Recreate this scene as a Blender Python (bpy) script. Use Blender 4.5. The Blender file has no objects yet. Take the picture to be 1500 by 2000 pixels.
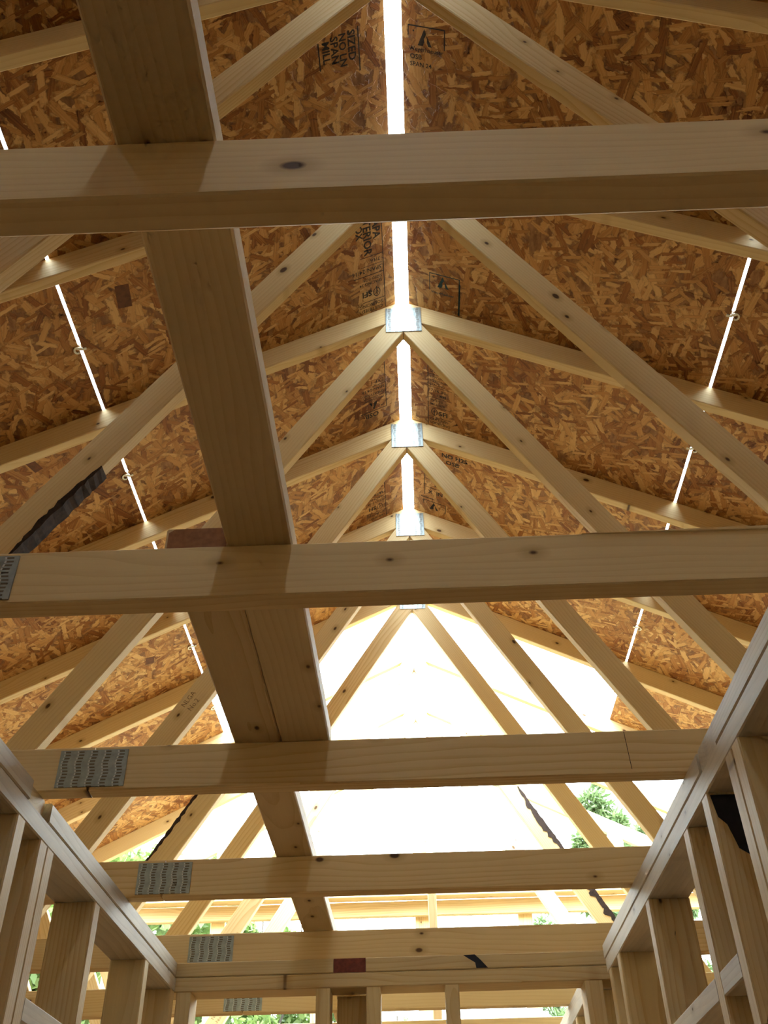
import bpy, bmesh, math, random
import numpy as np
from mathutils import Vector, Matrix

random.seed(7)
np.random.seed(7)
SC = bpy.context.scene
COL = SC.collection

# ------------------------------------------------------------------ camera, sky, exposure
ZC = 1.715                                     # lens height above the floor
FOC, YAW, PITCH, ROLL = 1871.01, -0.0259, 0.6829, -0.0231
cy, sy, cp, sp = math.cos(YAW), math.sin(YAW), math.cos(PITCH), math.sin(PITCH)
vF = Vector((sy * cp, cy * cp, sp)); vR = Vector((cy, -sy, 0)); vU = vR.cross(vF)
c_, s_ = math.cos(ROLL), math.sin(ROLL)
vR, vU = c_ * vR + s_ * vU, -s_ * vR + c_ * vU
cd = bpy.data.cameras.new('camera'); cam = bpy.data.objects.new('camera', cd); COL.objects.link(cam)
cam.matrix_world = Matrix(((vR.x, vU.x, -vF.x, 0), (vR.y, vU.y, -vF.y, 0), (vR.z, vU.z, -vF.z, ZC), (0, 0, 0, 1)))
cd.sensor_fit = 'VERTICAL'; cd.sensor_height = 24.0; cd.lens = FOC / 2000 * 24.0
cd.clip_start = 0.02; cd.clip_end = 300
SC.camera = cam

SKY = 37.0                                     # zenith; an overcast sky is a third of that at the horizon
world = bpy.data.worlds.new('overcast_sky'); SC.world = world; world.use_nodes = True
wn = world.node_tree; wn.nodes.clear()
bg = wn.nodes.new('ShaderNodeBackground'); wo = wn.nodes.new('ShaderNodeOutputWorld')
bg.inputs['Color'].default_value = (0.78, 0.92, 1.0, 1); bg.inputs['Strength'].default_value = SKY
wg = wn.nodes.new('ShaderNodeTexCoord'); wsx = wn.nodes.new('ShaderNodeSeparateXYZ'); wm = wn.nodes.new('ShaderNodeMapRange')
wn.links.new(wg.outputs['Generated'], wsx.inputs[0]); wn.links.new(wsx.outputs['Z'], wm.inputs[0])
for i_, v_ in ((1, 0.0), (2, 1.0), (3, SKY / 3), (4, SKY)): wm.inputs[i_].default_value = v_
wn.links.new(wm.outputs[0], bg.inputs['Strength'])
wn.links.new(bg.outputs[0], wo.inputs[0])

SC.view_settings.view_transform = 'Standard'; SC.view_settings.look = 'None'
SC.view_settings.exposure = 0.0; SC.view_settings.gamma = 1.0
SC.view_settings.use_curve_mapping = False
SC.cycles.max_bounces = 8; SC.cycles.diffuse_bounces = 5; SC.cycles.glossy_bounces = 2; SC.cycles.transmission_bounces = 2
SC.cycles.use_adaptive_sampling = True; SC.cycles.adaptive_threshold = 0.07; SC.cycles.adaptive_min_samples = 12
SC.cycles.sample_clamp_indirect = 0.0

# ------------------------------------------------------------------ node helpers
class NT:
    def __init__(s, name):
        s.m = bpy.data.materials.new(name); s.m.use_nodes = True
        s.t = s.m.node_tree; s.t.nodes.clear()
        s.out = s.n('ShaderNodeOutputMaterial'); s.b = s.n('ShaderNodeBsdfPrincipled')
        s.l(s.b.outputs[0], s.out.inputs['Surface'])
    def n(s, t, **k):
        x = s.t.nodes.new(t)
        for a, v in k.items(): setattr(x, a, v)
        return x
    def l(s, a, b): s.t.links.new(a, b)
    def put(s, i, v):
        if hasattr(v, 'is_output'): s.l(v, i)
        else: i.default_value = v
    def math(s, op, a, b=0.0, c=0.0):
        x = s.n('ShaderNodeMath', operation=op)
        for i, v in enumerate((a, b, c)): s.put(x.inputs[i], v)
        return x.outputs[0]
    def mix(s, f, a, b, mode='MIX'):
        x = s.n('ShaderNodeMix', data_type='RGBA', blend_type=mode)
        s.put(x.inputs['Factor'], f); s.put(x.inputs['A'], a); s.put(x.inputs['B'], b)
        return x.outputs['Result']
    def ramp(s, f, stops):
        x = s.n('ShaderNodeValToRGB'); e = x.color_ramp.elements
        while len(e) < len(stops): e.new(0.5)
        for q, (p, c) in zip(e, stops): q.position = p; q.color = (*c, 1)
        s.put(x.inputs[0], f); return x.outputs[0]
    def rng(s, v, a, b, c=0.0, d=1.0):
        x = s.n('ShaderNodeMapRange')
        for i, q in enumerate((v, a, b, c, d)): s.put(x.inputs[i], q)
        return x.outputs[0]
    def mapping(s, v, loc=(0, 0, 0), rot=(0, 0, 0), sc=(1, 1, 1)):
        x = s.n('ShaderNodeMapping'); s.put(x.inputs['Vector'], v)
        x.inputs['Location'].default_value = loc; x.inputs['Rotation'].default_value = rot; x.inputs['Scale'].default_value = sc
        return x.outputs[0]
    def noise(s, v, sc, det=3.0, rough=0.5, dist=0.0):
        x = s.n('ShaderNodeTexNoise'); s.put(x.inputs['Vector'], v)
        x.inputs['Scale'].default_value = sc; x.inputs['Detail'].default_value = det
        x.inputs['Roughness'].default_value = rough; x.inputs['Distortion'].default_value = dist
        return x.outputs['Fac']
    def objvec(s):
        """object coordinates moved by a random offset of each object"""
        tc = s.n('ShaderNodeTexCoord'); oi = s.n('ShaderNodeObjectInfo')
        k = s.n('ShaderNodeVectorMath', operation='SCALE'); k.inputs[0].default_value = (37.3, 11.7, 23.9)
        s.l(oi.outputs['Random'], k.inputs['Scale'])
        a = s.n('ShaderNodeVectorMath', operation='ADD'); s.l(tc.outputs['Object'], a.inputs[0]); s.l(k.outputs[0], a.inputs[1])
        return tc.outputs['Object'], a.outputs[0], oi.outputs['Random']
    def bump(s, h, st, d=0.002):
        x = s.n('ShaderNodeBump'); x.inputs['Strength'].default_value = st; x.inputs['Distance'].default_value = d
        s.l(h, x.inputs['Height']); s.l(x.outputs[0], s.b.inputs['Normal'])

def mat_wood(name, light, dark, knot=(0.07, 0.028, 0.012), knots=1.0, weather=0.0, across=2):
    """spruce framing lumber: grain along the object's own X"""
    q = NT(name); o, v, rnd = q.objvec()
    sep = q.n('ShaderNodeSeparateXYZ'); q.l(v, sep.inputs[0])
    so = q.n('ShaderNodeSeparateXYZ'); q.l(o, so.inputs[0])
    warp = q.noise(q.mapping(v, sc=(0.9, 5, 5)), 1.0, 2.0)
    warp2 = q.noise(q.mapping(v, sc=(4, 16, 16)), 1.0, 2.0)
    # growth rings about a pith lying beside the board
    py = q.math('SUBTRACT', q.math('MULTIPLY', rnd, 0.16), 0.08)
    dy = q.math('SUBTRACT', so.outputs[1], py); dz = q.math('SUBTRACT', so.outputs[2], 0.055)
    r = q.math('SQRT', q.math('ADD', q.math('MULTIPLY', dy, dy), q.math('MULTIPLY', dz, dz)))
    r = q.math('ADD', r, q.math('MULTIPLY', warp, 0.075)); r = q.math('ADD', r, q.math('MULTIPLY', warp2, 0.008))
    fr = q.math('FRACT', q.math('MULTIPLY', r, 120.0))
    ring = q.math('POWER', fr, 2.2)
    fib = q.noise(q.mapping(v, sc=(6, 260, 260)), 1.0, 2.0, 0.6)
    tone = q.noise(q.mapping(v, sc=(0.7, 6, 6)), 1.0, 2.0)
    f = q.math('ADD', q.math('MULTIPLY', ring, 0.42), q.math('MULTIPLY', fib, 0.35))
    f = q.math('ADD', f, q.math('MULTIPLY', q.math('SUBTRACT', tone, 0.5), 0.8))
    f = q.math('ADD', f, q.math('MULTIPLY', q.math('SUBTRACT', rnd, 0.5), 0.35))
    col = q.ramp(f, [(0.0, light), (0.45, tuple(0.72 * a + 0.28 * b for a, b in zip(light, dark))), (1.0, dark)])
    # knots
    cmb = q.n('ShaderNodeCombineXYZ'); q.l(q.math('MULTIPLY', sep.outputs[0], 5.2), cmb.inputs[0]); q.l(q.math('MULTIPLY', sep.outputs[across], 9.0), cmb.inputs[1])
    vo = q.n('ShaderNodeTexVoronoi', feature='F1', voronoi_dimensions='2D'); q.l(cmb.outputs[0], vo.inputs['Vector']); vo.inputs['Scale'].default_value = 1.0
    sc_ = q.n('ShaderNodeSeparateColor'); q.l(vo.outputs['Color'], sc_.inputs[0])
    size = q.math('MULTIPLY', q.math('ADD', q.math('MULTIPLY', q.math('POWER', sc_.outputs[1], 4.0), 0.7), 0.42), 0.062 * knots)
    kd = q.math('SUBTRACT', vo.outputs['Distance'], size)
    kd = q.math('ADD', kd, q.math('MULTIPLY', q.math('SUBTRACT', warp2, 0.5), 0.03))
    halo = q.rng(kd, 0.0, 0.11, 0.5, 0.0); core = q.rng(kd, -0.015, 0.012, 0.95, 0.0)
    ok = q.math('GREATER_THAN', sc_.outputs[0], 0.42)
    col = q.mix(q.math('MULTIPLY', halo, ok), col, (*[a * 0.75 for a in dark], 1))
    col = q.mix(q.math('MULTIPLY', core, ok), col, (*knot, 1))
    if weather:
        st = q.rng(q.noise(q.mapping(v, sc=(2.5, 14, 14)), 1.0, 5.0, 0.7), 0.42, 0.75, 0.0, weather)
        col = q.mix(st, col, (0.30, 0.285, 0.25, 1))
    q.l(col, q.b.inputs['Base Color']); q.b.inputs['Roughness'].default_value = 0.62
    q.b.inputs['Specular IOR Level'].default_value = 0.25
    q.bump(q.math('ADD', q.math('MULTIPLY', fib, 0.5), q.math('MULTIPLY', ring, 0.3)), 0.25, 0.0012)
    return q.m

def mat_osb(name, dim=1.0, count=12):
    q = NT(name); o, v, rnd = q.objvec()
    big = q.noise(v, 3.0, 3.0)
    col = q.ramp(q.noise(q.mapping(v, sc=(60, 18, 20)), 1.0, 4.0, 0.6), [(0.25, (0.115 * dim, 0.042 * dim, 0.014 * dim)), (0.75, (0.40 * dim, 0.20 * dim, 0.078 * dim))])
    hgt = None
    layers = [(1.2, 8, 34, 0.0, .5), (-0.95, 7.5, 30, 3.1, .55), (0.7, 10, 40, 7.7, .55), (-0.4, 6, 26, 13.3, .6), (1.5, 9, 38, 31.0, .62), (0.3, 6, 30, 19.1, .62), (-0.65, 8, 34, 41.0, .62), (0.05, 5.5, 28, 27.7, .6), (0.95, 10, 46, 53.0, .66), (-0.18, 7, 36, 67.0, .62), (0.5, 7, 30, 71.0, .7), (-1.3, 11, 60, 83.0, .68)]
    for ang, sy_, sx_, off, thr in layers[:count]:
        m = q.mapping(v, loc=(off, off * 0.37, 0), rot=(0, 0, ang), sc=(1, 1, 0))
        m2 = q.mapping(m, sc=(sx_, sy_, 0))
        w = q.n('ShaderNodeVectorMath', operation='ADD'); q.l(m2, w.inputs[0])
        nz = q.n('ShaderNodeTexNoise'); q.l(v, nz.inputs['Vector']); nz.inputs['Scale'].default_value = 70; nz.inputs['Detail'].default_value = 4
        k = q.n('ShaderNodeVectorMath', operation='SCALE'); q.l(nz.outputs['Color'], k.inputs[0]); k.inputs['Scale'].default_value = 0.5
        q.l(k.outputs[0], w.inputs[1])
        vo = q.n('ShaderNodeTexVoronoi', feature='F1', distance='CHEBYCHEV', voronoi_dimensions='2D'); q.l(w.outputs[0], vo.inputs['Vector']); vo.inputs['Scale'].default_value = 1.0
        cs = q.n('ShaderNodeSeparateColor'); q.l(vo.outputs['Color'], cs.inputs[0])
        mask = q.math('MULTIPLY', q.rng(vo.outputs['Distance'], 0.34, 0.40, 1.0, 0.0), q.math('GREATER_THAN', cs.outputs[0], thr))
        g = q.noise(q.mapping(m, sc=(sx_ * 9, sy_ * 0.8, 1)), 1.0, 2.0)
        t = q.math('ADD', q.math('ADD', q.math('MULTIPLY', cs.outputs[1], 0.72), 0.10), q.math('MULTIPLY', q.math('SUBTRACT', g, 0.5), 0.55))
        t = q.math('ADD', t, q.math('MULTIPLY', q.math('SUBTRACT', big, 0.5), 0.5))
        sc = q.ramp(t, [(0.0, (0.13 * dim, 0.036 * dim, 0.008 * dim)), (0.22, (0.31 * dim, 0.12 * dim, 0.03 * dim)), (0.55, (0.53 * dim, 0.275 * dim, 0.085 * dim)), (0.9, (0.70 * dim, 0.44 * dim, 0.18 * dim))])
        edge = q.rng(vo.outputs['Distance'], 0.27, 0.37, 1.0, 0.62)
        sc = q.mix(1.0, sc, edge, 'MULTIPLY')
        col = q.mix(mask, col, sc)
        h1 = q.math('MULTIPLY', mask, q.math('ADD', 0.3, cs.outputs[2]))
        hgt = h1 if hgt is None else q.math('MAXIMUM', hgt, h1)
    q.l(col, q.b.inputs['Base Color']); q.b.inputs['Roughness'].default_value = 0.55
    q.b.inputs['Specular IOR Level'].default_value = 0.3
    q.bump(hgt, 0.6, 0.002)
    return q.m

def mat_plate():
    """galvanised connector plate with five wavy columns of punched slots (object X across, Z up)"""
    q = NT('galvanised_plate'); tc = q.n('ShaderNodeTexCoord')
    s = q.n('ShaderNodeSeparateXYZ'); q.l(tc.outputs['Object'], s.inputs[0])
    pitch = 0.0255
    wav = q.math('MULTIPLY', q.math('SINE', q.math('MULTIPLY', s.outputs[2], 170.0)), 0.0016)
    u = q.math('DIVIDE', q.math('ADD', q.math('ADD', s.outputs[0], wav), 10 * pitch + pitch / 2), pitch)
    fu = q.math('FRACT', u)
    fv = q.math('FRACT', q.math('DIVIDE', q.math('ADD', s.outputs[2], 1.0), 0.0062))
    slot = q.math('MULTIPLY', q.math('COMPARE', fu, 0.5, 0.20), q.math('COMPARE', fv, 0.5, 0.24))
    lip = q.math('MULTIPLY', q.math('COMPARE', fu, 0.25, 0.055), q.math('COMPARE', fv, 0.5, 0.34))
    gal = q.ramp(q.noise(tc.outputs['Object'], 60, 3), [(0.3, (0.27, 0.32, 0.33)), (0.7, (0.38, 0.44, 0.45))])
    col = q.mix(slot, gal, (0.12, 0.10, 0.07, 1)); col = q.mix(lip, col, (0.55, 0.60, 0.60, 1))
    q.l(col, q.b.inputs['Base Color']); q.l(q.rng(slot, 0, 1, 0.75, 0.0), q.b.inputs['Metallic'])
    q.b.inputs['Roughness'].default_value = 0.42
    q.bump(q.math('SUBTRACT', lip, slot), 0.5, 0.001)
    return q.m

def mat_plain(name, col, rough=0.7, metal=0.0, var=0.25, scale=30):
    q = NT(name); o, v, r = q.objvec()
    c = q.ramp(q.noise(v, scale, 4), [(0.3, tuple(x * (1 - var) for x in col)), (0.7, tuple(min(1, x * (1 + var)) for x in col))])
    q.l(c, q.b.inputs['Base Color']); q.b.inputs['Roughness'].default_value = rough; q.b.inputs['Metallic'].default_value = metal
    return q.m

def mat_leaf(name, a, b):
    q = NT(name)
    g = q.n('ShaderNodeNewGeometry')
    c = q.ramp(g.outputs['Random Per Island'], [(0.0, a), (1.0, b)])
    q.l(c, q.b.inputs['Base Color']); q.b.inputs['Roughness'].default_value = 0.6
    tr = q.n('ShaderNodeBsdfTranslucent'); q.l(c, tr.inputs[0])
    mx = q.n('ShaderNodeMixShader'); mx.inputs[0].default_value = 0.35
    q.l(q.b.outputs[0], mx.inputs[1]); q.l(tr.outputs[0], mx.inputs[2]); q.l(mx.outputs[0], q.out.inputs['Surface'])
    return q.m

M_TRUSS = mat_wood('truss_lumber', (0.76, 0.595, 0.325), (0.52, 0.305, 0.105))
M_BRACE = mat_wood('brace_lumber', (0.66, 0.51, 0.29), (0.45, 0.28, 0.115), knots=0.8, across=1)
M_STUD = mat_wood('stud_lumber', (0.64, 0.51, 0.29), (0.43, 0.255, 0.09), weather=0.25, across=1)
M_PLATEW = mat_wood('weathered_plate_lumber', (0.60, 0.54, 0.42), (0.40, 0.32, 0.21), knots=0.8, weather=0.6)
M_OSB = mat_osb('oriented_strand_board')
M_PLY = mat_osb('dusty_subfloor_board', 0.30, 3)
M_OSBW = mat_osb('wall_strand_board', 1.0, 3)
M_GAL = mat_plate()
M_BARK = mat_plain('bark', (0.035, 0.018, 0.012), 0.9, 0, 0.6, 90)
M_ENDG = mat_plain('sawn_end_grain', (0.30, 0.125, 0.05), 0.8, 0, 0.2, 120)
M_RED = mat_plain('red_stained_end_grain', (0.16, 0.035, 0.025), 0.8, 0, 0.25, 120)
M_INK = mat_plain('black_stamp_ink', (0.03, 0.024, 0.02), 0.9, 0, 0.3, 300)
M_INKB = mat_plain('blue_stamp_ink', (0.02, 0.06, 0.075), 0.9, 0, 0.4, 300)
M_INKW = mat_plain('faint_brown_ink', (0.24, 0.15, 0.085), 0.9, 0, 0.2, 300)
M_DKST = mat_plain('dark_strand', (0.13, 0.042, 0.014), 0.7, 0, 0.3, 80)
M_CLIP = mat_plain('zinc_clip', (0.62, 0.60, 0.54), 0.45, 0.6, 0.1, 60)
M_NAIL = mat_plain('nail_steel', (0.15, 0.09, 0.05), 0.5, 0.7, 0.2, 60)
M_STAIN = mat_plain('black_stain', (0.012, 0.014, 0.028), 0.8, 0, 0.4, 70)
M_GRASS = mat_plain('grassy_dirt', (0.07, 0.075, 0.04), 0.95, 0, 0.5, 1.5)
M_LEAFA = mat_leaf('broad_leaves', (0.06, 0.105, 0.018), (0.17, 0.225, 0.06))
M_LEAFB = mat_leaf('needles', (0.06, 0.10, 0.028), (0.15, 0.205, 0.075))
M_TRUNK = mat_plain('tree_bark', (0.06, 0.045, 0.035), 0.95, 0, 0.4, 25)

# ------------------------------------------------------------------ object helpers
def empty(name, loc, label=None, cat=None, group=None, kind=None, rotz=0.0):
    o = bpy.data.objects.new(name, None); COL.objects.link(o); o.location = loc; o.rotation_euler = (0, 0, rotz)
    tag(o, label, cat, group, kind); return o

def tag(o, label=None, cat=None, group=None, kind=None):
    for k, v in (('label', label), ('category', cat), ('group', group), ('kind', kind)):
        if v: o[k] = v
    return o

def link(name, me, mat, parent=None, mw=None):
    o = bpy.data.objects.new(name, me); COL.objects.link(o)
    if mat and not me.materials: me.materials.append(mat)
    if parent is not None: o.parent = parent
    if mw is not None: o.matrix_local = mw
    return o

def mesh(name, verts, faces):
    me = bpy.data.meshes.new(name); me.from_pydata(verts, [], faces); me.update(); return me

def inset(poly, d):
    n = len(poly); out = []
    for i in range(n):
        p0, p1, p2 = Vector(poly[i - 1]), Vector(poly[i]), Vector(poly[(i + 1) % n])
        e1, e2 = (p1 - p0).normalized(), (p2 - p1).normalized()
        n1, n2 = Vector((-e1.y, e1.x)), Vector((-e2.y, e2.x))
        b = (n1 + n2); k = d / max(0.35, b.length_squared / 2)
        out.append(p1 + b * k)
    return out

def poly_part(name, poly, y0, y1, d, mat, parent, ch=0.0025):
    """a board cut to a convex outline in the XZ plane, y0..y1 thick, grain along d"""
    d = Vector(d).normalized(); n = Vector((-d.y, d.x))
    P = [Vector(p) for p in poly]
    if sum(P[i - 1].x * P[i].y - P[i].x * P[i - 1].y for i in range(len(P))) < 0: P.reverse()
    c = sum(P, Vector((0, 0))) / len(P)
    L = [Vector(((p - c).dot(d), (p - c).dot(n))) for p in P]
    I = inset(L, ch); k = len(L); ym = (y0 + y1) / 2; h = (y1 - y0) / 2
    V = []
    for ring, y in ((I, -h), (L, -h + ch), (L, h - ch), (I, h)): V += [(p.x, y, p.y) for p in ring]
    F = [tuple(range(k)), tuple(reversed(range(3 * k, 4 * k)))]
    for r in range(3):
        for i in range(k):
            j = (i + 1) % k; F.append((r * k + j, r * k + i, (r + 1) * k + i, (r + 1) * k + j))
    mw = Matrix(((d.x, 0, -d.y, c.x), (0, 1, 0, ym), (d.y, 0, d.x, c.y), (0, 0, 0, 1)))
    return link(name, mesh(name, V, F), mat, parent, mw)

AX = {'x': Matrix.Identity(3), 'y': Matrix(((0, -1, 0), (1, 0, 0), (0, 0, 1))), 'z': Matrix(((0, 0, 1), (0, 1, 0), (-1, 0, 0))),
      'zf': Matrix(((0, 1, 0), (0, 0, 1), (1, 0, 0)))}
def beam(name, lo, hi, axis, mat, parent=None, ch=0.0025):
    """straight sawn stick between two corners, long side along axis, eased edges"""
    lo, hi = Vector(lo), Vector(hi); R = AX['zf'] if axis == 'z' else AX[axis]
    c = (lo + hi) / 2; hs = (hi - lo) / 2; l = R.transposed() @ hs; l = Vector((abs(l.x), abs(l.y), abs(l.z)))
    a, b = l.y, l.z
    ring = [(-a + ch, -b), (a - ch, -b), (a, -b + ch), (a, b - ch), (a - ch, b), (-a + ch, b), (-a, b - ch), (-a, -b + ch)]
    V = [(-l.x, y, z) for y, z in ring] + [(l.x, y, z) for y, z in ring]
    F = [tuple(reversed(range(8))), tuple(range(8, 16))] + [(i, (i + 1) % 8, 8 + (i + 1) % 8, 8 + i) for i in range(8)]
    return link(name, mesh(name, V, F), mat, parent, Matrix.Translation(c) @ R.to_4x4())

def gusset(name, parent, cx, cz, w, hh, y, rot=0.0):
    """thin toothed plate lying on a truss face"""
    t = 0.0012; a, b = w / 2, hh / 2
    V = [(x, yy, z) for yy in (-t, t) for x, z in ((-a, -b), (a, -b), (a, b), (-a, b))]
    F = [(0, 1, 2, 3), (7, 6, 5, 4), (1, 0, 4, 5), (2, 1, 5, 6), (3, 2, 6, 7), (0, 3, 7, 4)]
    mw = Matrix.Translation((cx, y, cz)) @ Matrix.Rotation(-rot, 4, 'Y')
    return link(name, mesh(name, V, F), M_GAL, parent, mw)

# ------------------------------------------------------------------ key measures (metres; y along the ridge)
XR = 0.0253                    # ridge line
HB = ZC + 0.7252               # underside of the bottom chords = top of the walls
D, T = 0.086, 0.037            # depth and thickness of a framing stick
SKEW = 0.0076
YK = {0: 0.455, 1: 1.059, 2: 1.673, 3: 2.288, 4: 2.901, 5: 3.501, 6: 4.113, 7: 4.721, 8: 5.332, 9: 5.942}
for k in range(-1, -6, -1): YK[k] = 0.455 + 0.6096 * k
APEX = 2.15                    # outer apex above HB
XL, XW = -0.681, 0.4966        # inner faces of the corridor walls
DV = D * 1.118                 # plumb depth of a top chord

# ------------------------------------------------------------------ roof deck
ceiling = empty('ceiling', (XR, 0, HB), kind='structure')
COS = 1 / math.sqrt(1.25)
def deck_matrix(s, xa, y0):
    """frame on the deck underside: X down the slope, Y along the ridge, Z up out of the roof"""
    dx = Vector((s * COS, 0, -0.5 * COS)); nz = Vector((s * 0.5 * COS, 0, COS))
    yv = nz.cross(dx)
    o = Vector((s * xa, y0, APEX - 0.5 * xa))
    return Matrix(((dx.x, yv.x, nz.x, o.x), (dx.y, yv.y, nz.y, o.y), (dx.z, yv.z, nz.z, o.z), (0, 0, 0, 1))), yv.y
SHEETS = {}
def sheet(s, row, xa, xb, ya, yb):
    m, sg = deck_matrix(s, xa, (ya + yb) / 2)
    L = (xb - xa) / COS; h = (yb - ya) / 2
    th = 0.0115; V = []
    n = 2
    for z in (0, th):
        V += [(0, -h, z), (L, -h, z), (L, h, z), (0, h, z)]
    F = [(3, 2, 1, 0), (4, 5, 6, 7), (0, 1, 5, 4), (1, 2, 6, 5), (2, 3, 7, 6), (3, 0, 4, 7)]
    o = link('osb_sheet', mesh('osb_sheet', V, F), M_OSB, ceiling, m)
    SHEETS[(s, row, round(ya, 2))] = (o, sg, xa, ya, yb)
    return o
ROWS = {-1: [(0.0243, 1.0310), (1.0395, 2.12), (2.1295, 3.21), (3.2195, 4.30)], 1: [(0.0258, 1.0270), (1.0355, 2.12), (2.1295, 3.21), (3.2195, 4.30)]}
def ymid(k): return YK[k] + T / 2
for s in (-1, 1):
    for r, (xa, xb) in enumerate(ROWS[s]):
        ends = [[6, 2, -2, -5], [8 if s < 0 else 7, 4 if s < 0 else 3, 0 if s < 0 else -1, -5], [8, 6, 2, -2, -5], [8, 4, 0, -4, -5]][r]
        for e, b in zip(ends[:-1], ends[1:]):
            sheet(s, r, xa, xb, ymid(b) + 0.0015, ymid(e) - 0.0015)

def on_sheet(s, row, y):
    for (ss, rr, ya), q in SHEETS.items():
        if ss == s and rr == row and q[3] <= y <= q[4]: return q

def strip2(A, B, w):
    A, B = Vector(A), Vector(B); d = (B - A).normalized(); n = Vector((-d.y, d.x)) * w / 2
    return [A - n, B - n, B + n, A + n]

def stamp(s, y, x, items, mat, name='stamp', flip=False, row=0):
    """flat print on the underside of a sheet; items in (u right, v up) as read from below"""
    q = on_sheet(s, row, y); o, sg, xa, ya, yb = q
    V, F = [], []
    # read from below: u -> world +x, v -> world -y (flip turns it half round)
    fl = -1 if flip else 1
    L0 = (abs(x - XR) - xa) / COS
    def add(pts, tris):
        b = len(V)
        for u, v in pts:
            lx = L0 + s * fl * u
            wy = y - fl * v
            ly = (wy - (ya + yb) / 2) * sg
            V.append((lx, ly, -0.0006))
        for t in tris: F.append(tuple(b + i for i in t))
    for it in items:
        if it[0] == 'line': add(strip2(it[1], it[2], it[3]), [(0, 1, 2, 3)])
        elif it[0] == 'poly': add(it[1], [tuple(range(len(it[1])))])
        elif it[0] == 'text':
            _, txt, (u, v), size = it[:4]; rot = it[4] if len(it) > 4 else 0
            cu = bpy.data.curves.new('t', 'FONT'); cu.body = txt; cu.size = size; cu.resolution_u = 2; cu.offset = size * (0.025 if size > 0.03 else 0.012)
            to = bpy.data.objects.new('t', cu); COL.objects.link(to)
            dg = bpy.context.evaluated_depsgraph_get(); me = to.evaluated_get(dg).to_mesh()
            c, sn = math.cos(rot), math.sin(rot)
            add([(u + p.co.x * c - p.co.y * sn, v + p.co.x * sn + p.co.y * c) for p in me.vertices], [tuple(f.vertices) for f in me.polygons])
            to.evaluated_get(dg).to_mesh_clear(); bpy.data.objects.remove(to); bpy.data.curves.remove(cu)
    return link(name, mesh(name, V, F), mat, o)

def logo(u, v, k=1.25):
    """solid triangle with a pale conifer cut out of its right half"""
    A = [(-0.016, -0.020), (0.001, 0.020), (0.0055, 0.008), (-0.0005, -0.003), (0.001, -0.010), (-0.003, -0.020)]
    B = [(0.0055, 0.008), (0.020, -0.020), (0.011, -0.020), (0.0075, -0.011), (0.008, -0.004)]
    return [('poly', [(u + a * k, v + b * k) for a, b in A]), ('poly', [(u + a * k, v + b * k) for a, b in B])]
def leaf(u, v, k=1.0):
    ring = []
    for a in range(12):
        t = a * math.pi / 6
        ring.append((u + 0.013 * k * math.sin(t) * (1 if abs(math.sin(t)) < 0.9 else 1), v + 0.019 * k * math.cos(t)))
    out = [('line', ring[i], ring[(i + 1) % 12], 0.0028 * k) for i in range(12)]
    return out + [('line', (u, v - 0.024 * k), (u, v + 0.012 * k), 0.003 * k), ('line', (u, v), (u + 0.007 * k, v + 0.008 * k), 0.0025 * k), ('line', (u, v - 0.006 * k), (u - 0.007 * k, v + 0.003 * k), 0.0025 * k)]
def logo_box(w=0.115, hh=0.058):
    return [('line', (0, 0), (w, 0), 0.0035), ('line', (w, 0.0017), (w, -hh), 0.0035), ('line', (0, 0.0017), (0, -hh * 0.5), 0.0025),
            ('poly', [(0.014, -0.012), (0.019, -0.012), (0.019, -0.017), (0.014, -0.017)])] + logo(0.05, -0.030)
NAME_ROWS = [('text', 'Weyerhaeuser', (0.001, -0.072), 0.0185), ('text', 'OSB', (0.004, -0.096), 0.021), ('text', 'SPAN 24', (0.004, -0.118), 0.019)]
PANEL = [('line', (0, 0.02), (0, -0.345), 0.003),
         ('text', 'SHEATHING', (0.008, -0.022), 0.017), ('text', 'SPAN 24/16', (0.008, -0.045), 0.019), ('line', (0, -0.055), (0.105, -0.055), 0.002),
         ('text', 'EXPOSURE 1', (0.008, -0.075), 0.016), ('text', 'SIZED FOR', (0.008, -0.095), 0.016), ('text', 'SPACING', (0.008, -0.115), 0.016),
         ('line', (0, -0.124), (0.105, -0.124), 0.002), ('text', '7/16 IN', (0.012, -0.148), 0.021), ('text', '11.1 MM', (0.012, -0.172), 0.019),
         ('line', (0, -0.182), (0.105, -0.182), 0.002), ('text', 'PS 2-10', (0.010, -0.203), 0.018), ('text', 'MILL 578', (0.010, -0.224), 0.017),
         ('line', (0, -0.234), (0.105, -0.234), 0.002)] + leaf(0.028, -0.262) + [('text', 'SFI', (0.048, -0.276), 0.034),
         ('line', (0, -0.292), (0.105, -0.292), 0.0022), ('text', 'CERTIFIED', (0.008, -0.312), 0.018), ('text', 'SOURCING', (0.008, -0.333), 0.018)]
stamp(1, 1.268, 0.070, logo_box() + NAME_ROWS, M_INK)
stamp(1, 2.124, 0.128, logo_box(0.115, 0.15) + [('line', (0.116, -0.02), (0.116, -0.16), 0.006), ('text', 'Weyerhaeuser', (0.006, -0.085), 0.015)], M_INKB)
stamp(1, 2.555, 0.120, PANEL, M_INK)
stamp(1, 3.075, 0.175, [('text', 'NO H2S', (0, 0), 0.034), ('text', 'OSB', (0.02, -0.04), 0.034)], M_INK)
stamp(1, 3.230, 0.101, [('line', (0, 0.03), (0, -0.135), 0.003), ('line', (0, -0.022), (0.075, -0.022), 0.002), ('text', '11.', (0.045, -0.062), 0.032),
                        ('line', (0, -0.078), (0.115, -0.078), 0.0025), ('text', 'X  IN', (0.018, -0.118), 0.032)], M_INK)
stamp(1, 3.405, 0.096, logo_box(0.11, 0.055) + [('line', (-0.012, 0.02), (0.05, 0.02), 0.005)], M_INK)
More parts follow.
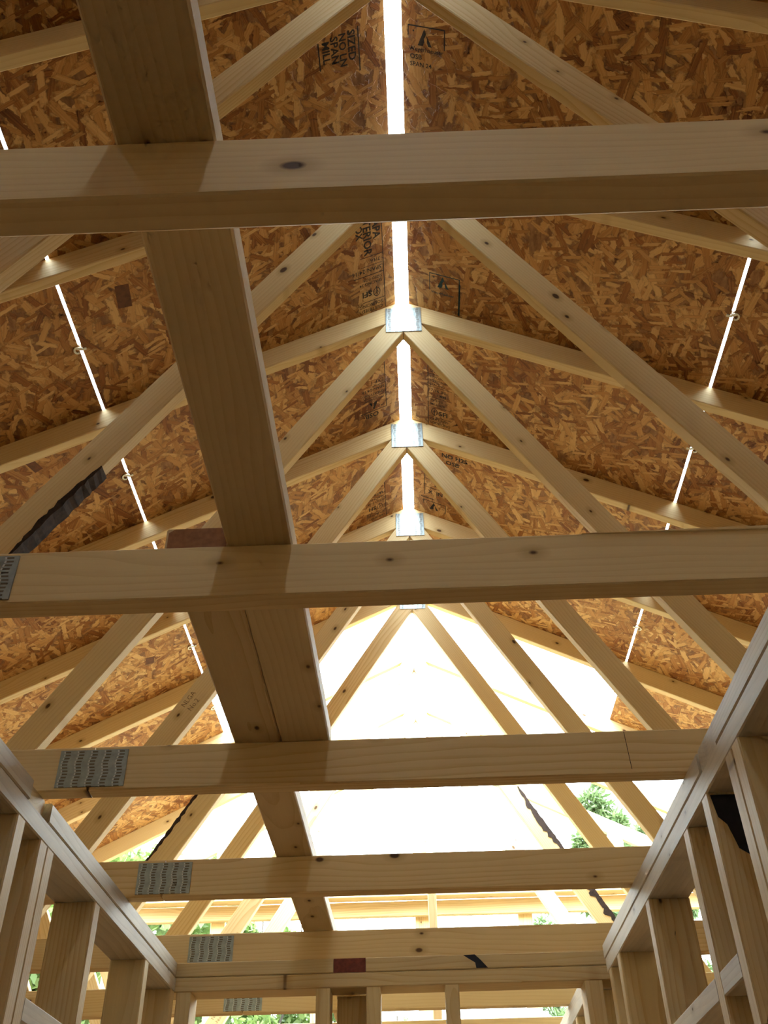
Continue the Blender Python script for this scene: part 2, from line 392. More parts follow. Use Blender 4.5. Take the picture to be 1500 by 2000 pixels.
stamp(-1, 1.372, -0.082, [('text', 'SIZED', (0.028, -0.115), 0.034, math.pi / 2), ('text', 'NO LN', (0.056, -0.112), 0.031, math.pi / 2), ('text', 'SPAN', (0.083, -0.108), 0.033, math.pi / 2), ('text', 'MILL', (0.110, -0.10), 0.032, math.pi / 2),
                          ('line', (-0.006, 0.01), (-0.006, -0.12), 0.004), ('line', (0.122, -0.02), (0.122, -0.10), 0.004)], M_INK, flip=True)
stamp(-1, 2.262, -0.036, [('line', (0, 0.02), (0, -0.42), 0.003), ('text', 'CERTIFIED', (0.01, 0.004), 0.019), ('text', 'SOURCING', (0.01, -0.018), 0.019), ('line', (0, -0.028), (0.09, -0.028), 0.0025)]
      + leaf(0.032, -0.060) + [('text', 'SFI', (0.052, -0.074), 0.034), ('text', 'SPACING 24', (0.008, -0.112), 0.017), ('text', 'SIZED FOR', (0.008, -0.13), 0.016), ('line', (0, -0.142), (0.12, -0.142), 0.003),
         ('text', 'SPAN 24/16', (0.008, -0.172), 0.024), ('line', (0, -0.182), (0.09, -0.182), 0.002), ('text', '7/16', (0.012, -0.208), 0.022), ('line', (0, -0.22), (0.09, -0.22), 0.0025),
         ('text', 'EXTERIOR', (0.072, -0.42), 0.042, math.pi / 2), ('text', 'APA', (0.035, -0.36), 0.04, math.pi / 2), ('text', 'COX', (0.10, -0.38), 0.036, math.pi / 2)], M_INK, flip=True)
stamp(-1, 2.790, -0.052, [('line', (0, 0), (0.12, 0), 0.0035), ('line', (0, 0.0017), (0, -0.26), 0.003), ('poly', [(0.018, -0.012), (0.024, -0.012), (0.024, -0.018), (0.018, -0.018)])] + logo(0.056, -0.026, 1.1) +
      [('text', 'Weyerhaeuser', (0.008, -0.066), 0.0155), ('line', (0, -0.076), (0.10, -0.076), 0.002), ('text', 'SHEATHING', (0.008, -0.098), 0.018), ('text', 'SPAN 24/16', (0.006, -0.124), 0.02), ('line', (0, -0.134), (0.08, -0.134), 0.0022), ('text', 'EXP 1', (0.006, -0.162), 0.024)], M_INK, flip=True)
stamp(-1, 2.83, -0.085, [('text', 'OSB', (0, -0.03), 0.034)], M_INK, flip=True)
stamp(-1, 3.468, -0.080, [('line', (0, 0.02), (0, -0.24), 0.003), ('line', (0, -0.03), (0.10, -0.03), 0.0022)] + leaf(0.030, -0.06) + [('text', 'SFI', (0.05, -0.074), 0.032), ('text', 'CERTIFIED', (0.006, 0.002), 0.018), ('text', 'SOURCING', (0.006, -0.022), 0.018),
      ('text', 'SIZED FOR', (0.006, -0.108), 0.018), ('text', 'SPACING', (0.006, -0.13), 0.018), ('text', '24/16', (0.006, -0.158), 0.022)], M_INK, flip=True)

# a few unusually dark flakes that catch the eye
def flake(s, row, x, y, w, l, ang):
    o, sg, xa, ya, yb = on_sheet(s, row, y)
    cx = (abs(x - XR) - xa) / COS; cyy = (y - (ya + yb) / 2) * sg
    c, sn = math.cos(ang), math.sin(ang)
    P = [(cx + a * c - b * sn, cyy + a * sn + b * c) for a, b in ((-w / 2, -l / 2), (w / 2, -l / 2 * 0.96), (w / 2 * 0.97, l / 2), (-w / 2, l / 2 * 0.97))]
    V = [(a, b, -0.0007) for a, b in P] + [(a, b, 0.0005) for a, b in P]
    link('wood_flake', mesh('wood_flake', V, [(0, 1, 2, 3), (1, 0, 4, 5), (2, 1, 5, 6), (3, 2, 6, 7), (0, 3, 7, 4)]), M_DKST, o)
flake(-1, 0, -0.851, 1.872, 0.045, 0.085, 0.1); flake(-1, 1, -1.19, 3.80, 0.04, 0.05, 0.3); flake(-1, 1, -1.27, 2.40, 0.03, 0.09, -0.3)

# spacer clips in the long joints: a curled hook on one side, a flat tab on the other
def clip(s, y):
    xa = ROWS[s][1][0] - 0.0048
    m, sg = deck_matrix(s, xa, y)
    V, F = [], []
    def band(pts, w0, w1, z0, z1):
        b = len(V); n = len(pts)
        for (x, yy), q in zip(pts, range(n)):
            p = Vector(pts[min(q + 1, n - 1)]) - Vector(pts[max(q - 1, 0)]); p.normalize(); nn = Vector((-p.y, p.x)) * (w1 / 2)
            for z in (z0, z1):
                V.append((x - nn.x, yy - nn.y, z)); V.append((x + nn.x, yy + nn.y, z))
        for q in range(n - 1):
            i = b + 4 * q; j = i + 4
            F.extend([(i, i + 1, j + 1, j), (i + 2, j + 2, j + 3, i + 3), (i, j, j + 2, i + 2), (i + 1, i + 3, j + 3, j + 1)])
        F.append((b, b + 2, b + 3, b + 1)); i = b + 4 * (n - 1); F.append((i, i + 1, i + 3, i + 2))
    hook = [(0.004 + 0.009 + 0.0095 * math.cos(t), sg * 0.0115 * math.sin(t)) for t in [math.pi * (0.62 - 1.25 * q / 9) for q in range(10)]]
    band(hook, 0, 0.006, -0.0045, -0.0010)
    band([(-0.016, sg * 0.004), (-0.002, sg * 0.003), (0.012, -sg * 0.009)], 0, 0.009, -0.0035, -0.0008)
    band([(0, -0.008), (0, 0.008)], 0, 0.0012, -0.003, 0.015)
    band([(-0.018, 0), (0.018, 0)], 0, 0.016, 0.0125, 0.0140)
    link('sheathing_clip', mesh('sheathing_clip', V, F), M_CLIP, ceiling, m)
for k in range(-1, 6):
    for s in (-1, 1): clip(s, (YK[k] + YK[k + 1] + T) / 2 + (0.01 if s < 0 else -0.01))
for s in (-1, 1): clip(s, (YK[6] + YK[7] + T) / 2)
# nails that missed the last covered rafter on the left
for x in (-1.62, -1.33):
    m, sg = deck_matrix(-1, abs(x - XR), YK[8] - 0.006)
    V = [(0.0016 * math.cos(a), 0.0016 * math.sin(a), z) for z in (-0.052, 0.0) for a in [q * math.pi / 3 for q in range(6)]]
    F = [(q, (q + 1) % 6, 6 + (q + 1) % 6, 6 + q) for q in range(6)] + [tuple(reversed(range(6))), tuple(range(6, 12))]
    link('nail', mesh('nail', V, F), M_NAIL, ceiling, m)

# ------------------------------------------------------------------ roof trusses
def bark(web, V0, d, a0, a1, off, inward, w, seed=1):
    """ragged strip of bark left along an edge of a web; a0..a1 measured from the apex joint, off = edge, inward = -1/+1"""
    rg = random.Random(seed); V, F = [], []; n = 26
    nn = Vector((-d.y, d.x)); c = Vector((web.location.x, web.location.z)); r = V0 - c
    bx, bz = r.dot(d), r.dot(nn)
    for i in range(n + 1):
        t = i / n; x = bx + a0 + (a1 - a0) * t
        ww = w * max(0.03, math.sin(math.pi * t)) ** 0.7 * rg.uniform(0.5, 1.2)
        zo = bz + off - inward * rg.uniform(0.0015, 0.006); zi = bz + off + inward * ww
        for y, z in ((-0.0205, zi), (-0.0205, zo), (0.0205, zo), (0.0205, zi)): V.append((x + rg.uniform(-0.004, 0.004), y, z))
    for i in range(n):
        a, b = 4 * i, 4 * i + 4
        for q in range(4): F.append((a + q, a + (q + 1) % 4, b + (q + 1) % 4, b + q))
    F += [(0, 3, 2, 1), (4 * n, 4 * n + 1, 4 * n + 2, 4 * n + 3)]
    return link('bark', mesh('bark', V, F), M_BARK, web)

def isect(p, d, z0, sl):
    """point on line p + t d where z = z0 + sl x"""
    t = (z0 + sl * p.x - p.y) / (d.y - sl * d.x); return p + d * t

VZ = 1.972                     # where the inner webs meet below the apex plate
def make_truss(k, label):
    t = empty('roof_truss', (XR, YK[k], HB), label, 'roof truss', 'bare trusses of the gable roof', None, SKEW)
    for s in (-1, 1):
        poly_part('top_chord', [(s * 0.0008, APEX), (s * 4.55, APEX - 2.275), (s * 4.55, APEX - 2.275 - DV), (s * 0.0008, APEX - DV)], 0, T, (1, -0.5 * s), M_TRUSS, t)
    hx1, hx0 = (APEX - DV) / 0.5, (APEX - DV - D) / 0.5
    sp = -0.626
    poly_part('bottom_chord', [(-hx1, 0), (sp - 0.0008, 0), (sp - 0.0008, D), (-hx0, D)], 0, T, (1, 0), M_TRUSS, t)
    poly_part('bottom_chord', [(sp + 0.0008, 0), (hx1, 0), (hx0, D), (sp + 0.0008, D)], 0, T, (1, 0), M_TRUSS, t)
    webs = {}; dirs = {}
    for s in (-1, 1):
        foot = {-1: -1.19, 1: 1.11}[s]
        if k == 1: foot = {-1: -1.13, 1: 1.045}[s]
        V0 = Vector((0, VZ)); F0 = Vector((foot, D)); d = (F0 - V0).normalized()
        n = Vector((-d.y, d.x)) if s > 0 else Vector((d.y, -d.x))
        if n.y < 0: n = -n
        U0 = V0 + n * 0.081
        I = isect(U0, d, APEX - DV, -0.5 * s); B = isect(U0, d, D, 0)
        g = 0.0008 * s
        dirs[s] = (V0, d)
        webs[s] = poly_part('web', [V0 + Vector((g, 0)), Vector((g, APEX - DV)), I, B, F0], 0.0004, T - 0.0004, d, M_TRUSS, t)
        d2 = Vector((s * 0.447, 0.894)); n2 = Vector((d2.y, -d2.x)) * s
        a0 = Vector((B.x + s * 0.07, D)); c0 = isect(a0 + n2 * 0.081, d2, D, 0)
        poly_part('web', [a0, isect(a0, d2, APEX - DV, -0.5 * s), isect(c0, d2, APEX - DV, -0.5 * s), c0], 0.0004, T - 0.0004, d2, M_TRUSS, t)
        for y in (-0.0013, T + 0.0013):
            gusset('gusset_plate', t, (B.x + foot) / 2, D / 2 + 0.02, 0.09, 0.11, y)
            gusset('gusset_plate', t, s * 3.86, 0.095, 0.22, 0.1, y, 0)
    for y in (-0.0013, T + 0.0013):
        gusset('gusset_plate', t, 0.003, 2.042, 0.130, 0.131, y)
        gusset('gusset_plate', t, sp + 0.001, 0.0425, 0.128, 0.0725, y)
    return t, webs, dirs

LAB = {-5: 'rearmost roof truss, far behind the viewer under the dark deck', -4: 'roof truss behind the viewer, next to the rearmost one',
       -3: 'roof truss behind the viewer, third from the rear end', -2: 'roof truss behind the viewer, fourth from the rear end', -1: 'roof truss just behind the viewer, above the head',
       0: 'roof truss whose pale bottom chord crosses nearest overhead, at the top of the photo',
       1: 'roof truss with a split top edge on its swirling-grained bottom chord, second chord overhead',
       2: 'roof truss with bark on its left web and the third chord overhead',
       3: 'roof truss with the topmost visible ridge plate and the fourth chord overhead',
       4: 'roof truss with the second visible ridge plate, its chord just above the cross wall',
       5: 'roof truss with the third visible ridge plate, its chord seen through the cross wall',
       6: 'roof truss under the end of the upper sheathing, ridge plate half behind the second chord',
       7: 'sky-lit roof truss just past the end of the upper sheathing, bark on its right web',
       8: 'bright unsheathed roof truss standing in the open just before the gable frame'}
WEBS = {}
for k in range(-5, 9):
    WEBS[k] = make_truss(k, LAB[k])
# bark left on some web edges (web frame: X from the apex down to the foot)
def web_bark(k, s, *a, **kw): bark(WEBS[k][1][s], *WEBS[k][2][s], *a, **kw)
web_bark(2, -1, 1.38, 1.70, 0.0, -1, 0.014, seed=3)
web_bark(5, -1, 1.42, 1.80, -0.081, 1, 0.010, seed=5)
web_bark(7, 1, 0.86, 1.30, 0.081, -1, 0.030, seed=9)
web_bark(7, 1, 1.38, 1.68, 0.081, -1, 0.032, seed=11)

def web_print(k, s, along, off, lines, size):
    """grade mark printed on the near face of a web, reading up the stick"""
    web = WEBS[k][1][s]; V0, d = WEBS[k][2][s]; nn = Vector((-d.y, d.x))
    c = Vector((web.location.x, web.location.z)); r = V0 - c
    bx, bz = r.dot(d) + along, r.dot(nn) + off; V, F = [], []
    for i, txt in enumerate(lines):
        cu = bpy.data.curves.new('t', 'FONT'); cu.body = txt; cu.size = size; cu.resolution_u = 2
        to = bpy.data.objects.new('t', cu); COL.objects.link(to)
        dg = bpy.context.evaluated_depsgraph_get(); me = to.evaluated_get(dg).to_mesh(); b = len(V)
        V += [(bx - p.co.x, -T / 2 - 0.0004, bz - p.co.y + i * size * 1.15) for p in me.vertices]
        F += [tuple(b + j for j in f.vertices) for f in me.polygons]
        to.evaluated_get(dg).to_mesh_clear(); bpy.data.objects.remove(to); bpy.data.curves.remove(cu)
    link('grade_stamp', mesh('grade_stamp', V, F), M_INKW, web)
V = [(x + XR * 0 - XR, z) for x, z in ((0.397, ZC + 0.808 - HB), (0.3982, ZC + 0.808 - HB), (0.4005, ZC + 0.734 - HB), (0.3993, ZC + 0.734 - HB))]
link('pencil_line', mesh('pencil_line', [(x, -0.0005, z) for x, z in V], [(3, 2, 1, 0)]), M_BARK, WEBS[2][0])
web_print(4, -1, 1.40, -0.050, ['NLGA', 'No.2'], 0.024)
web_print(8, -1, 1.95, -0.050, ['NLGA', 'No.2'], 0.024)
# a long splinter lifting off the top edge of the second chord
t1 = WEBS[1][0]
poly_part('splinter', [(0.22, 0.083), (0.9, 0.0915), (1.6, 0.092), (1.6, 0.074), (0.9, 0.078)], -0.004, -0.001, (1, 0), M_TRUSS, t1, 0.0006)

# the gable frame at the far end, with flat studs
gab = empty('gable_truss', (XR, YK[9], HB), 'gable end frame with upright studs, bright against the sky at the far end', 'roof truss', None, None, SKEW)
for s in (-1, 1):
    poly_part('top_chord', [(s * 0.0008, APEX), (s * 4.55, APEX - 2.275), (s * 4.55, APEX - 2.275 - DV), (s * 0.0008, APEX - DV)], 0, T, (1, -0.5 * s), M_TRUSS, gab)
hx1, hx0 = (APEX - DV) / 0.5, (APEX - DV - D) / 0.5
poly_part('bottom_chord', [(-hx1, 0), (hx1, 0), (hx0, D), (-hx0, D)], 0, T, (1, 0), M_TRUSS, gab)
for i in range(-6, 7):
    x = -0.007 + 0.6096 * i; a, b = x - D / 2, x + D / 2
    z = lambda q: APEX - DV - 0.5 * abs(q)
    if z(max(abs(a), abs(b))) < D + 0.05: continue
    poly = [(a, D), (b, D), (b, z(b)), (a, z(a))]
    if a < 0 < b: poly = [(a, D), (b, D), (b, z(b)), (0, z(0)), (a, z(a))]
    poly_part('stud', poly, 0.0004, T - 0.0004, (0, 1), M_TRUSS, gab)
    if i: gusset('gusset_plate', gab, x, z(x) + 0.005, 0.05, 0.1, -0.0013)
gusset('gusset_plate', gab, 0, 2.042, 0.13, 0.131, -0.0013)

# ------------------------------------------------------------------ boards laid on and nailed to the trusses
ZB = HB + D
ba = beam('lateral_brace', (-0.248, -2.55, ZB), (-0.156, 1.706, ZB + 0.037), 'y', M_BRACE)
tag(ba, 'wide flat board running overhead towards the viewer on top of the nearest chords', 'brace board', 'flat boards laid along the chords')
bb = beam('lateral_brace', (-0.337, 1.063, ZB), (-0.249, 4.73, ZB + 0.037), 'y', M_BRACE)
tag(bb, 'flat board with a brown sawn end, starting beside the first board and running away', 'brace board', 'flat boards laid along the chords')
V = [(-0.337 + 0.003, 1.0625, ZB + 0.001), (-0.250, 1.0625, ZB + 0.001), (-0.250, 1.0625, ZB + 0.036), (-0.325, 1.0625, ZB + 0.0365), (-0.334, 1.0625, ZB + 0.030)]
mi = bb.matrix_world if False else Matrix.Translation(((-0.337 - 0.249) / 2, (1.063 + 4.73) / 2, ZB + 0.0185)) @ AX['y'].to_4x4()
me = mesh('sawn_end', [tuple(mi.inverted() @ Vector(v)) for v in V], [(0, 1, 2, 3, 4)])
e = link('sawn_end', me, M_ENDG, bb); e['label'] = 'brown sawn end grain'
gb = empty('gable_brace', (XR, YK[9] - 0.001, ZC + 1.72), 'two-board brace nailed level across the studs of the gable frame', 'brace board', None, None, SKEW)
beam('face_board', (-2.05, -0.039, 0.0), (1.95, -0.0015, 0.086), 'x', M_BRACE, gb)
beam('flat_board', (-2.05, -0.125, 0.0865), (1.95, -0.0395, 0.1235), 'x', M_BRACE, gb)
ub = beam('upright_board', (0.045, YK[7] - 0.025, ZB), (0.085, YK[7] + 0.06, ZC + 1.56), 'z', M_BRACE)
tag(ub, 'short pale upright board standing on a chord before the gable brace', 'board')

# ------------------------------------------------------------------ walls
PT = 0.038                     # plate thickness
WD = 0.089
ZT = HB - 0.0004
Z1, Z2 = ZT - PT, ZT - 2 * PT  # seams of the double plate
def stud(parent, lo, hi, mat=None, name='stud'):
    return beam(name, lo, hi, 'z', mat or M_STUD, parent)

wl = empty('wall_left', (0, 0, 0), kind='structure')
beam('top_plate', (XL - WD, -2.4, Z1 + 0.0006), (XL, 1.612, ZT), 'y', M_PLATEW, wl)
beam('top_plate', (XL - WD, 1.722, Z1 + 0.0006), (XL, 2.848, ZT), 'y', M_PLATEW, wl)
beam('top_plate', (XL - WD, -2.4, Z2), (XL, 2.853, Z1 - 0.0006), 'y', M_PLATEW, wl)
tp = beam('lapping_plate', (XL - 2.2, 1.622, Z1 + 0.0006), (XL - 0.012, 1.711, ZT), 'x', M_STUD, wl)
ZS = Z2 - 0.0005
for y in (-1.9, -1.3, -0.7, -0.1, 0.5, 1.0, 1.578, 1.699, 1.7385, 2.060, 2.512, 2.813):
    stud(wl, (XL - WD, y, 0.04), (XL, y + 0.038, ZS))
beam('sole_plate', (XL - WD, -2.4, 0.001), (XL, 2.853, 0.0395), 'y', M_STUD, wl)
beam('blocking', (XL - WD, 1.7775, ZC + 0.366), (XL, 2.0595, ZC + 0.404), 'y', M_PLATEW, wl)
beam('lower_plate', (XL - 2.2, 1.622, Z2), (XL - WD - 0.001, 1.711, Z1), 'x', M_STUD, wl)

wr = empty('wall_right', (0, 0, 0), kind='structure')
beam('top_plate', (XW, -2.4, Z1 + 0.0006), (XW + WD, 1.480, ZT), 'y', M_PLATEW, wr)
beam('top_plate', (XW, 1.600, Z1 + 0.0006), (XW + WD, 2.800, ZT), 'y', M_PLATEW, wr)
beam('top_plate', (XW, -2.4, Z2), (XW + WD, 2.785, Z1 - 0.0006), 'y', M_PLATEW, wr)
beam('lapping_plate', (XW + 0.002, 1.4830, Z1 - 0.0002), (XW + 2.2, 1.590, ZT), 'x', M_PLATEW, wr)
for y, m in ((-1.9, None), (-1.3, None), (-0.7, None), (-0.1, None), (0.5, None), (1.0, None), (1.375, None), (1.416, None), (1.588, None), (1.745, None), (2.158, None), (2.580, None), (2.722, None)):
    stud(wr, (XW, y, 0.04), (XW + WD, y + 0.038, ZS), m)
beam('sole_plate', (XW, -2.4, 0.001), (XW + WD, 2.78, 0.0395), 'y', M_STUD, wr)
beam('blocking', (XW, 1.6265, ZC + 0.366), (XW + WD, 1.7445, ZC + 0.404), 'y', M_PLATEW, wr)
beam('blocking', (XW, 1.7835, ZC + 0.366), (XW + WD, 2.1575, ZC + 0.404), 'y', M_PLATEW, wr)
# the same wall goes on beyond the cross wall
beam('top_plate', (0.482, 3.02, Z1 + 0.0006), (0.482 + WD, 5.3, ZT), 'y', M_PLATEW, wr)
beam('top_plate', (0.474, 2.955, Z2), (0.474 + WD, 5.3, Z1 - 0.0006), 'y', M_PLATEW, wr)
for y in (2.97, 3.3, 3.9, 4.5, 5.1): stud(wr, (0.474, y, 0.04), (0.474 + WD, y + 0.038, ZS))

YF = 2.8565                    # near face of the cross wall
wf = empty('wall_front', (0, 0, 0), kind='structure')
beam('top_plate', (XL - WD, YF, Z1 + 0.0006), (-0.2448, YF + WD, ZT), 'x', M_STUD, wf)
tpr = beam('top_plate', (-0.1532, YF, Z1 + 0.0006), (XW + WD, YF + WD, ZT), 'x', M_STUD, wf)
beam('top_plate', (XL - WD, YF, Z2), (XW + WD, YF + WD, Z1 - 0.0006), 'x', M_STUD, wf)
rb = beam('lapping_plate', (-0.2440, YF + 0.004, Z1 + 0.0006), (-0.1540, 5.0, ZT), 'y', M_STUD, wf)
rb_end = mesh('sawn_end', [(-0.2436, YF + 0.0035, Z1 + 0.001), (-0.1544, YF + 0.0035, Z1 + 0.001), (-0.1544, YF + 0.0035, ZT - 0.0005), (-0.2436, YF + 0.0035, ZT - 0.0005)], [(0, 1, 2, 3)])
link('sawn_end', rb_end, M_RED, wf)
for x0, x1 in ((-0.770, -0.731), (-0.676, -0.636), (-0.291, -0.252), (-0.153, -0.114), (0.063, 0.101), (0.444, 0.4925), (0.546, 0.585)):
    stud(wf, (x0, YF + 0.0005, 0.04), (x1, YF + WD, ZS))
stud(wf, (-0.239, YF + 0.085, 0.04), (-0.155, YF + 0.123, ZS - 0.003), M_BRACE)
beam('lower_plate', (-0.2440, YF + 0.124, Z2), (-0.1540, 5.0, Z1 - 0.0006), 'y', M_STUD, wf)
for y in (3.6, 4.2, 4.8): stud(wf, (-0.244, y, 0.04), (-0.155, y + 0.038, ZS))

def blot(parent, name, pts, mat, y, label=None):
    """thin raised stain on a board face that looks back at the viewer"""
    V = [(x, y, z) for x, z in pts]; n = len(V)
    V2 = [(x, y + 0.0015, z) for x, z in pts]
    o = link(name, mesh(name, V + V2, [tuple(range(n))] + [((i + 1) % n, i, n + i, n + (i + 1) % n) for i in range(n)]), mat, parent)
    if label: o['label'] = label
zz = Z1
blot(wf, 'stain', [(0.118, ZT - 0.002), (0.150, ZT - 0.001), (0.166, zz + 0.022), (0.184, zz + 0.002), (0.152, zz + 0.002), (0.150, zz + 0.016), (0.132, zz + 0.027)][::-1], M_STAIN, YF - 0.0006, 'blue-black stain on the upper plate')
blot(wr, 'stain', [(XW + 0.005, ZS - 0.004), (XW + 0.086, ZS - 0.004), (XW + 0.0875, ZS - 0.24), (XW + 0.074, ZS - 0.225), (XW + 0.066, ZS - 0.165), (XW + 0.054, ZS - 0.15), (XW + 0.046, ZS - 0.105), (XW + 0.032, ZS - 0.095), (XW + 0.022, ZS - 0.055), (XW + 0.010, ZS - 0.042)], M_STAIN, 1.588 - 0.0006, 'black stain on a stud')

# outer walls of the house (under the eaves, behind and beside the viewer)
def outer(name, x0, x1, y0, y1, holes):
    """stud wall with strand board outside; holes: list of (from, to) windows along the wall"""
    w = empty(name, (0, 0, 0), kind='structure'); alongy = (y1 - y0) > (x1 - x0)
    ax = 'y' if alongy else 'x'
    beam('top_plate', (x0, y0, Z1), (x1, y1, ZT), ax, M_STUD, w); beam('top_plate', (x0, y0, Z2), (x1, y1, Z1 - 0.001), ax, M_STUD, w)
    a0, a1 = (y0, y1) if alongy else (x0, x1)
    n = int((a1 - a0) / 0.61)
    for i in range(n + 1):
        a = a0 + i * (a1 - a0 - 0.038) / n
        lo, hi = ((x0, a, 0.04), (x1, a + 0.038, ZS)) if alongy else ((a, y0, 0.04), (a + 0.038, y1, ZS))
        stud(w, lo, hi)
    cuts = [a0] + [c for h in holes for c in h] + [a1]
    for i in range(len(cuts) - 1):
        a, b = cuts[i], cuts[i + 1]
        zs = [(0.0, ZT)] if i % 2 == 0 else [(0.0, 0.9), (2.05, ZT)]
        for z0, z1 in zs:
            if alongy:
                xo = x0 - 0.012 if x0 < 0 else x1 + 0.001
                lo, hi = (xo, a, z0), (xo + 0.011, b - 0.003, z1)
            else:
                yo = y0 - 0.012 if y0 < 0 else y1 + 0.001
                lo, hi = (a, yo, z0), (b - 0.003, yo + 0.011, z1)
            beam('osb_sheet', lo, hi, 'z', M_OSBW, w, 0.0005)
    return w
outer('wall_west', -4.10, -4.01, -2.6, 6.03, [])
outer('wall_east', 4.06, 4.15, -2.6, 6.03, [])
outer('wall_far', -4.0, 4.05, 5.935, 6.024, [])
outer('wall_back', -4.0, 4.05, -2.75, -2.66, [])
# strand board closing the rear gable
gw = empty('wall_rear_gable', (XR, -2.70, HB), kind='structure')
for s in (-1, 1):
    xs = [0.002, 1.2, 2.4, 3.6, 4.1]
    for a, b in zip(xs[:-1], xs[1:]):
        poly_part('osb_sheet', [(s * a, 0.002), (s * (b - 0.003), 0.002), (s * (b - 0.003), APEX - 0.5 * b - 0.02), (s * a, APEX - 0.5 * a - 0.02)], -0.0055, 0.0055, (0, 1), M_OSBW, gw, 0.0005)

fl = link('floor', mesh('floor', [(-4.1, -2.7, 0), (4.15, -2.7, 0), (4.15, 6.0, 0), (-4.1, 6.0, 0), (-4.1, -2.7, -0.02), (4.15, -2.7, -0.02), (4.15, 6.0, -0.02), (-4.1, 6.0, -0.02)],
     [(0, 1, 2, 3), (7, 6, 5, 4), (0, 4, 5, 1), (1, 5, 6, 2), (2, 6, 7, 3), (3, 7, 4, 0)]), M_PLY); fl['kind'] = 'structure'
gr = link('ground', mesh('ground', [(-60, -60, -0.4), (60, -60, -0.4), (60, 60, -0.4), (-60, 60, -0.4)], [(0, 1, 2, 3)]), M_GRASS); gr['kind'] = 'structure'

# ------------------------------------------------------------------ trees outside
def foliage_mesh(name, centers, radii, n, size, rg, needle=False):
    cidx = rg.integers(0, len(centers), n)
    C = np.array(centers)[cidx]; R = np.array(radii)[cidx]
    d = rg.normal(size=(n, 3)); d /= np.linalg.norm(d, axis=1)[:, None]
    r = rg.uniform(0.35, 1.0, n) ** 0.6
    P = C + d * (r * R)[:, None]
    a = rg.normal(size=(n, 3)); a /= np.linalg.norm(a, axis=1)[:, None]
    if needle: a = d * 0.8 + a * 0.6; a /= np.linalg.norm(a, axis=1)[:, None]
    b = np.cross(a, rg.normal(size=(n, 3))); b /= np.linalg.norm(b, axis=1)[:, None]
    s = size * rg.uniform(0.6, 1.3, n)[:, None]
    wd = 0.22 if needle else 0.55
    q = np.stack([P - a * s, P + b * s * wd, P + a * s, P - b * s * wd], 1).reshape(-1, 3)
    me = bpy.data.meshes.new(name); me.vertices.add(4 * n); me.loops.add(4 * n); me.polygons.add(n)
    me.vertices.foreach_set('co', q.ravel()); me.loops.foreach_set('vertex_index', np.arange(4 * n))
    me.polygons.foreach_set('loop_start', np.arange(0, 4 * n, 4)); me.update(); me.validate()
    return me

def limb(V, F, p, q, r0, r1, n=7):
    p, q = Vector(p), Vector(q); d = (q - p).normalized(); u = d.orthogonal().normalized(); w = d.cross(u); b = len(V)
    for c, r in ((p, r0), (q, r1)):
        for i in range(n):
            a = 2 * math.pi * i / n; V.append(tuple(c + u * (r * math.cos(a)) + w * (r * math.sin(a))))
    for i in range(n): F.append((b + i, b + (i + 1) % n, b + n + (i + 1) % n, b + n + i))
    F.append(tuple(b + i for i in reversed(range(n)))); F.append(tuple(b + n + i for i in range(n)))

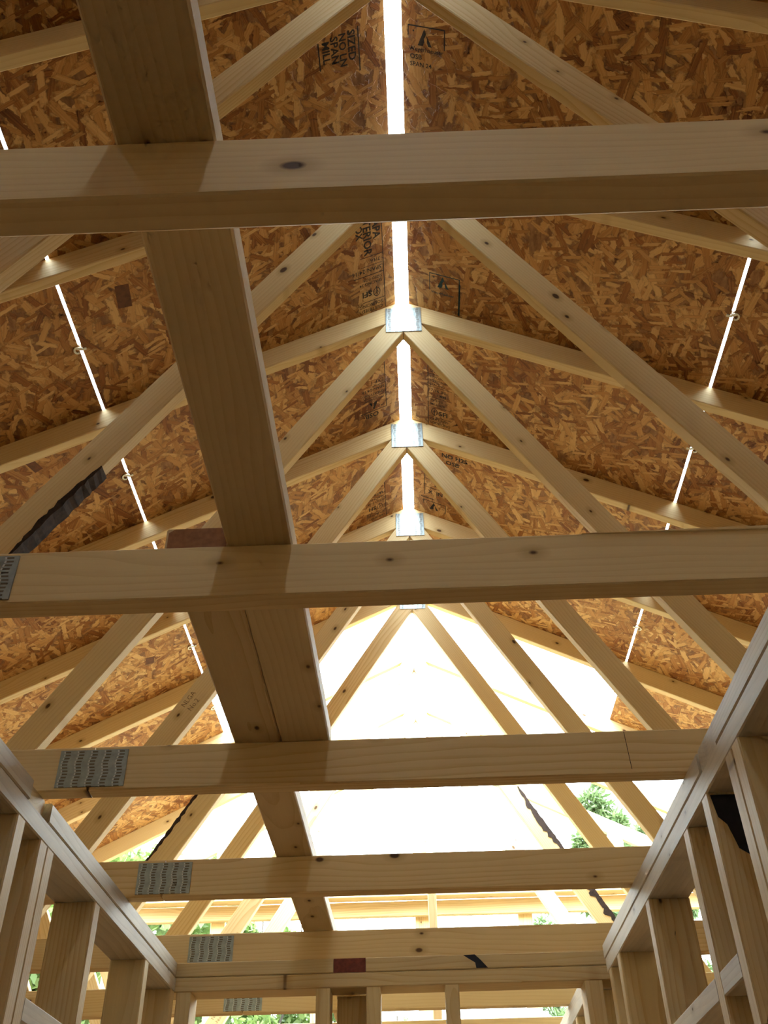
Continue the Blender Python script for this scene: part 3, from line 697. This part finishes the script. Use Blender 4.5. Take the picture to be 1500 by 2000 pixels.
def tree(x, y, top, rad, seed, label, conifer=False, n=20000, base=-0.4):
    rg = np.random.default_rng(seed)
    t = empty('tree', (x, y, base), label, 'tree', 'trees around the house'); H = top - base
    V, F, cs, rs = [], [], [], []
    limb(V, F, (0, 0, 0), (0.05, 0, H * 0.55), 0.16, 0.09); limb(V, F, (0.05, 0, H * 0.55), (0.0, 0.05, H * 0.96), 0.09, 0.02)
    BV, BF = [], []
    if conifer:
        for i in range(34):
            z = H * (0.22 + 0.76 * i / 34); rr = rad * (1.05 - 0.9 * (z / H)) * rg.uniform(0.75, 1.1); a = i * 2.4
            e = (rr * math.cos(a), rr * math.sin(a), z + 0.12 * rr); limb(BV, BF, (0, 0, z - 0.05), e, 0.03, 0.008, 5)
            for f in (0.35, 0.6, 0.82, 1.0): cs.append((e[0] * f, e[1] * f, z + 0.12 * rr * f)); rs.append(0.16 + 0.22 * rad * (1.05 - f) * 0.6)
        cs.append((0, 0, H)); rs.append(0.12)
    else:
        for i in range(30):
            a = rg.uniform(0, 6.28); z = H * rg.uniform(0.3, 0.93); k = math.sin(math.pi * min(1, max(0.1, (z / H - 0.18) / 0.86))) ** 0.6
            rr = rad * k * rg.uniform(0.35, 0.95); e = (rr * math.cos(a), rr * math.sin(a), z)
            limb(BV, BF, (0, 0, z * 0.75), e, 0.04, 0.012, 5); cs.append(e); rs.append(rad * rg.uniform(0.24, 0.4))
    link('trunk', mesh('trunk', V, F), M_TRUNK, t); link('branches', mesh('branches', BV, BF), M_TRUNK, t)
    f = link('foliage', foliage_mesh('foliage', cs, rs, n, 0.085 if conifer else 0.075, rg, conifer), M_LEAFB if conifer else M_LEAFA, t)
    f['kind'] = 'stuff'
def px_dir(px, py): return vF + vR * ((px - 750) / FOC) + vU * ((1000 - py) / FOC)
def tree_px(px, py, y, rad, seed, label, **k):
    d = px_dir(px, py); p = d * (y / d.y); tree(p.x, y, p.z + ZC, rad, seed, label, **k)
tree_px(305, 1655, 13, 1.6, 1, 'bright broad-leaved tree under the end of the left deck')
tree_px(425, 1622, 24, 1.6, 2, 'broad-leaved tree top between two left webs, before the pale sky')
tree_px(185, 1640, 18, 1.9, 3, 'broad-leaved tree low behind the left wall studs')
tree_px(515, 1765, 19, 1.3, 4, 'low broad-leaved tree below the gable brace')
tree_px(590, 1775, 29, 1.6, 5, 'small broad-leaved tree right of the low one, below the gable brace')
tree_px(20, 1760, 9.5, 1.5, 6, 'broad-leaved tree seen in the gap between left wall studs')
tree_px(775, 1955, 24, 1.4, 7, 'far low tree seen through the middle of the cross wall')
tree_px(1168, 1535, 14, 1.5, 8, 'tall green conifer beyond the right end of the gable frame', conifer=True, n=18000)
tree_px(1262, 1600, 19, 1.6, 9, 'smaller conifer right of the tall green conifer', conifer=True, n=14000)
tree_px(1066, 1778, 22, 1.2, 10, 'low conifer top below the gable brace, right of the upright board', conifer=True, n=8000)
tree_px(1560, 1640, 15, 1.7, 11, 'conifer hidden low behind the right wall', conifer=True, n=8000)
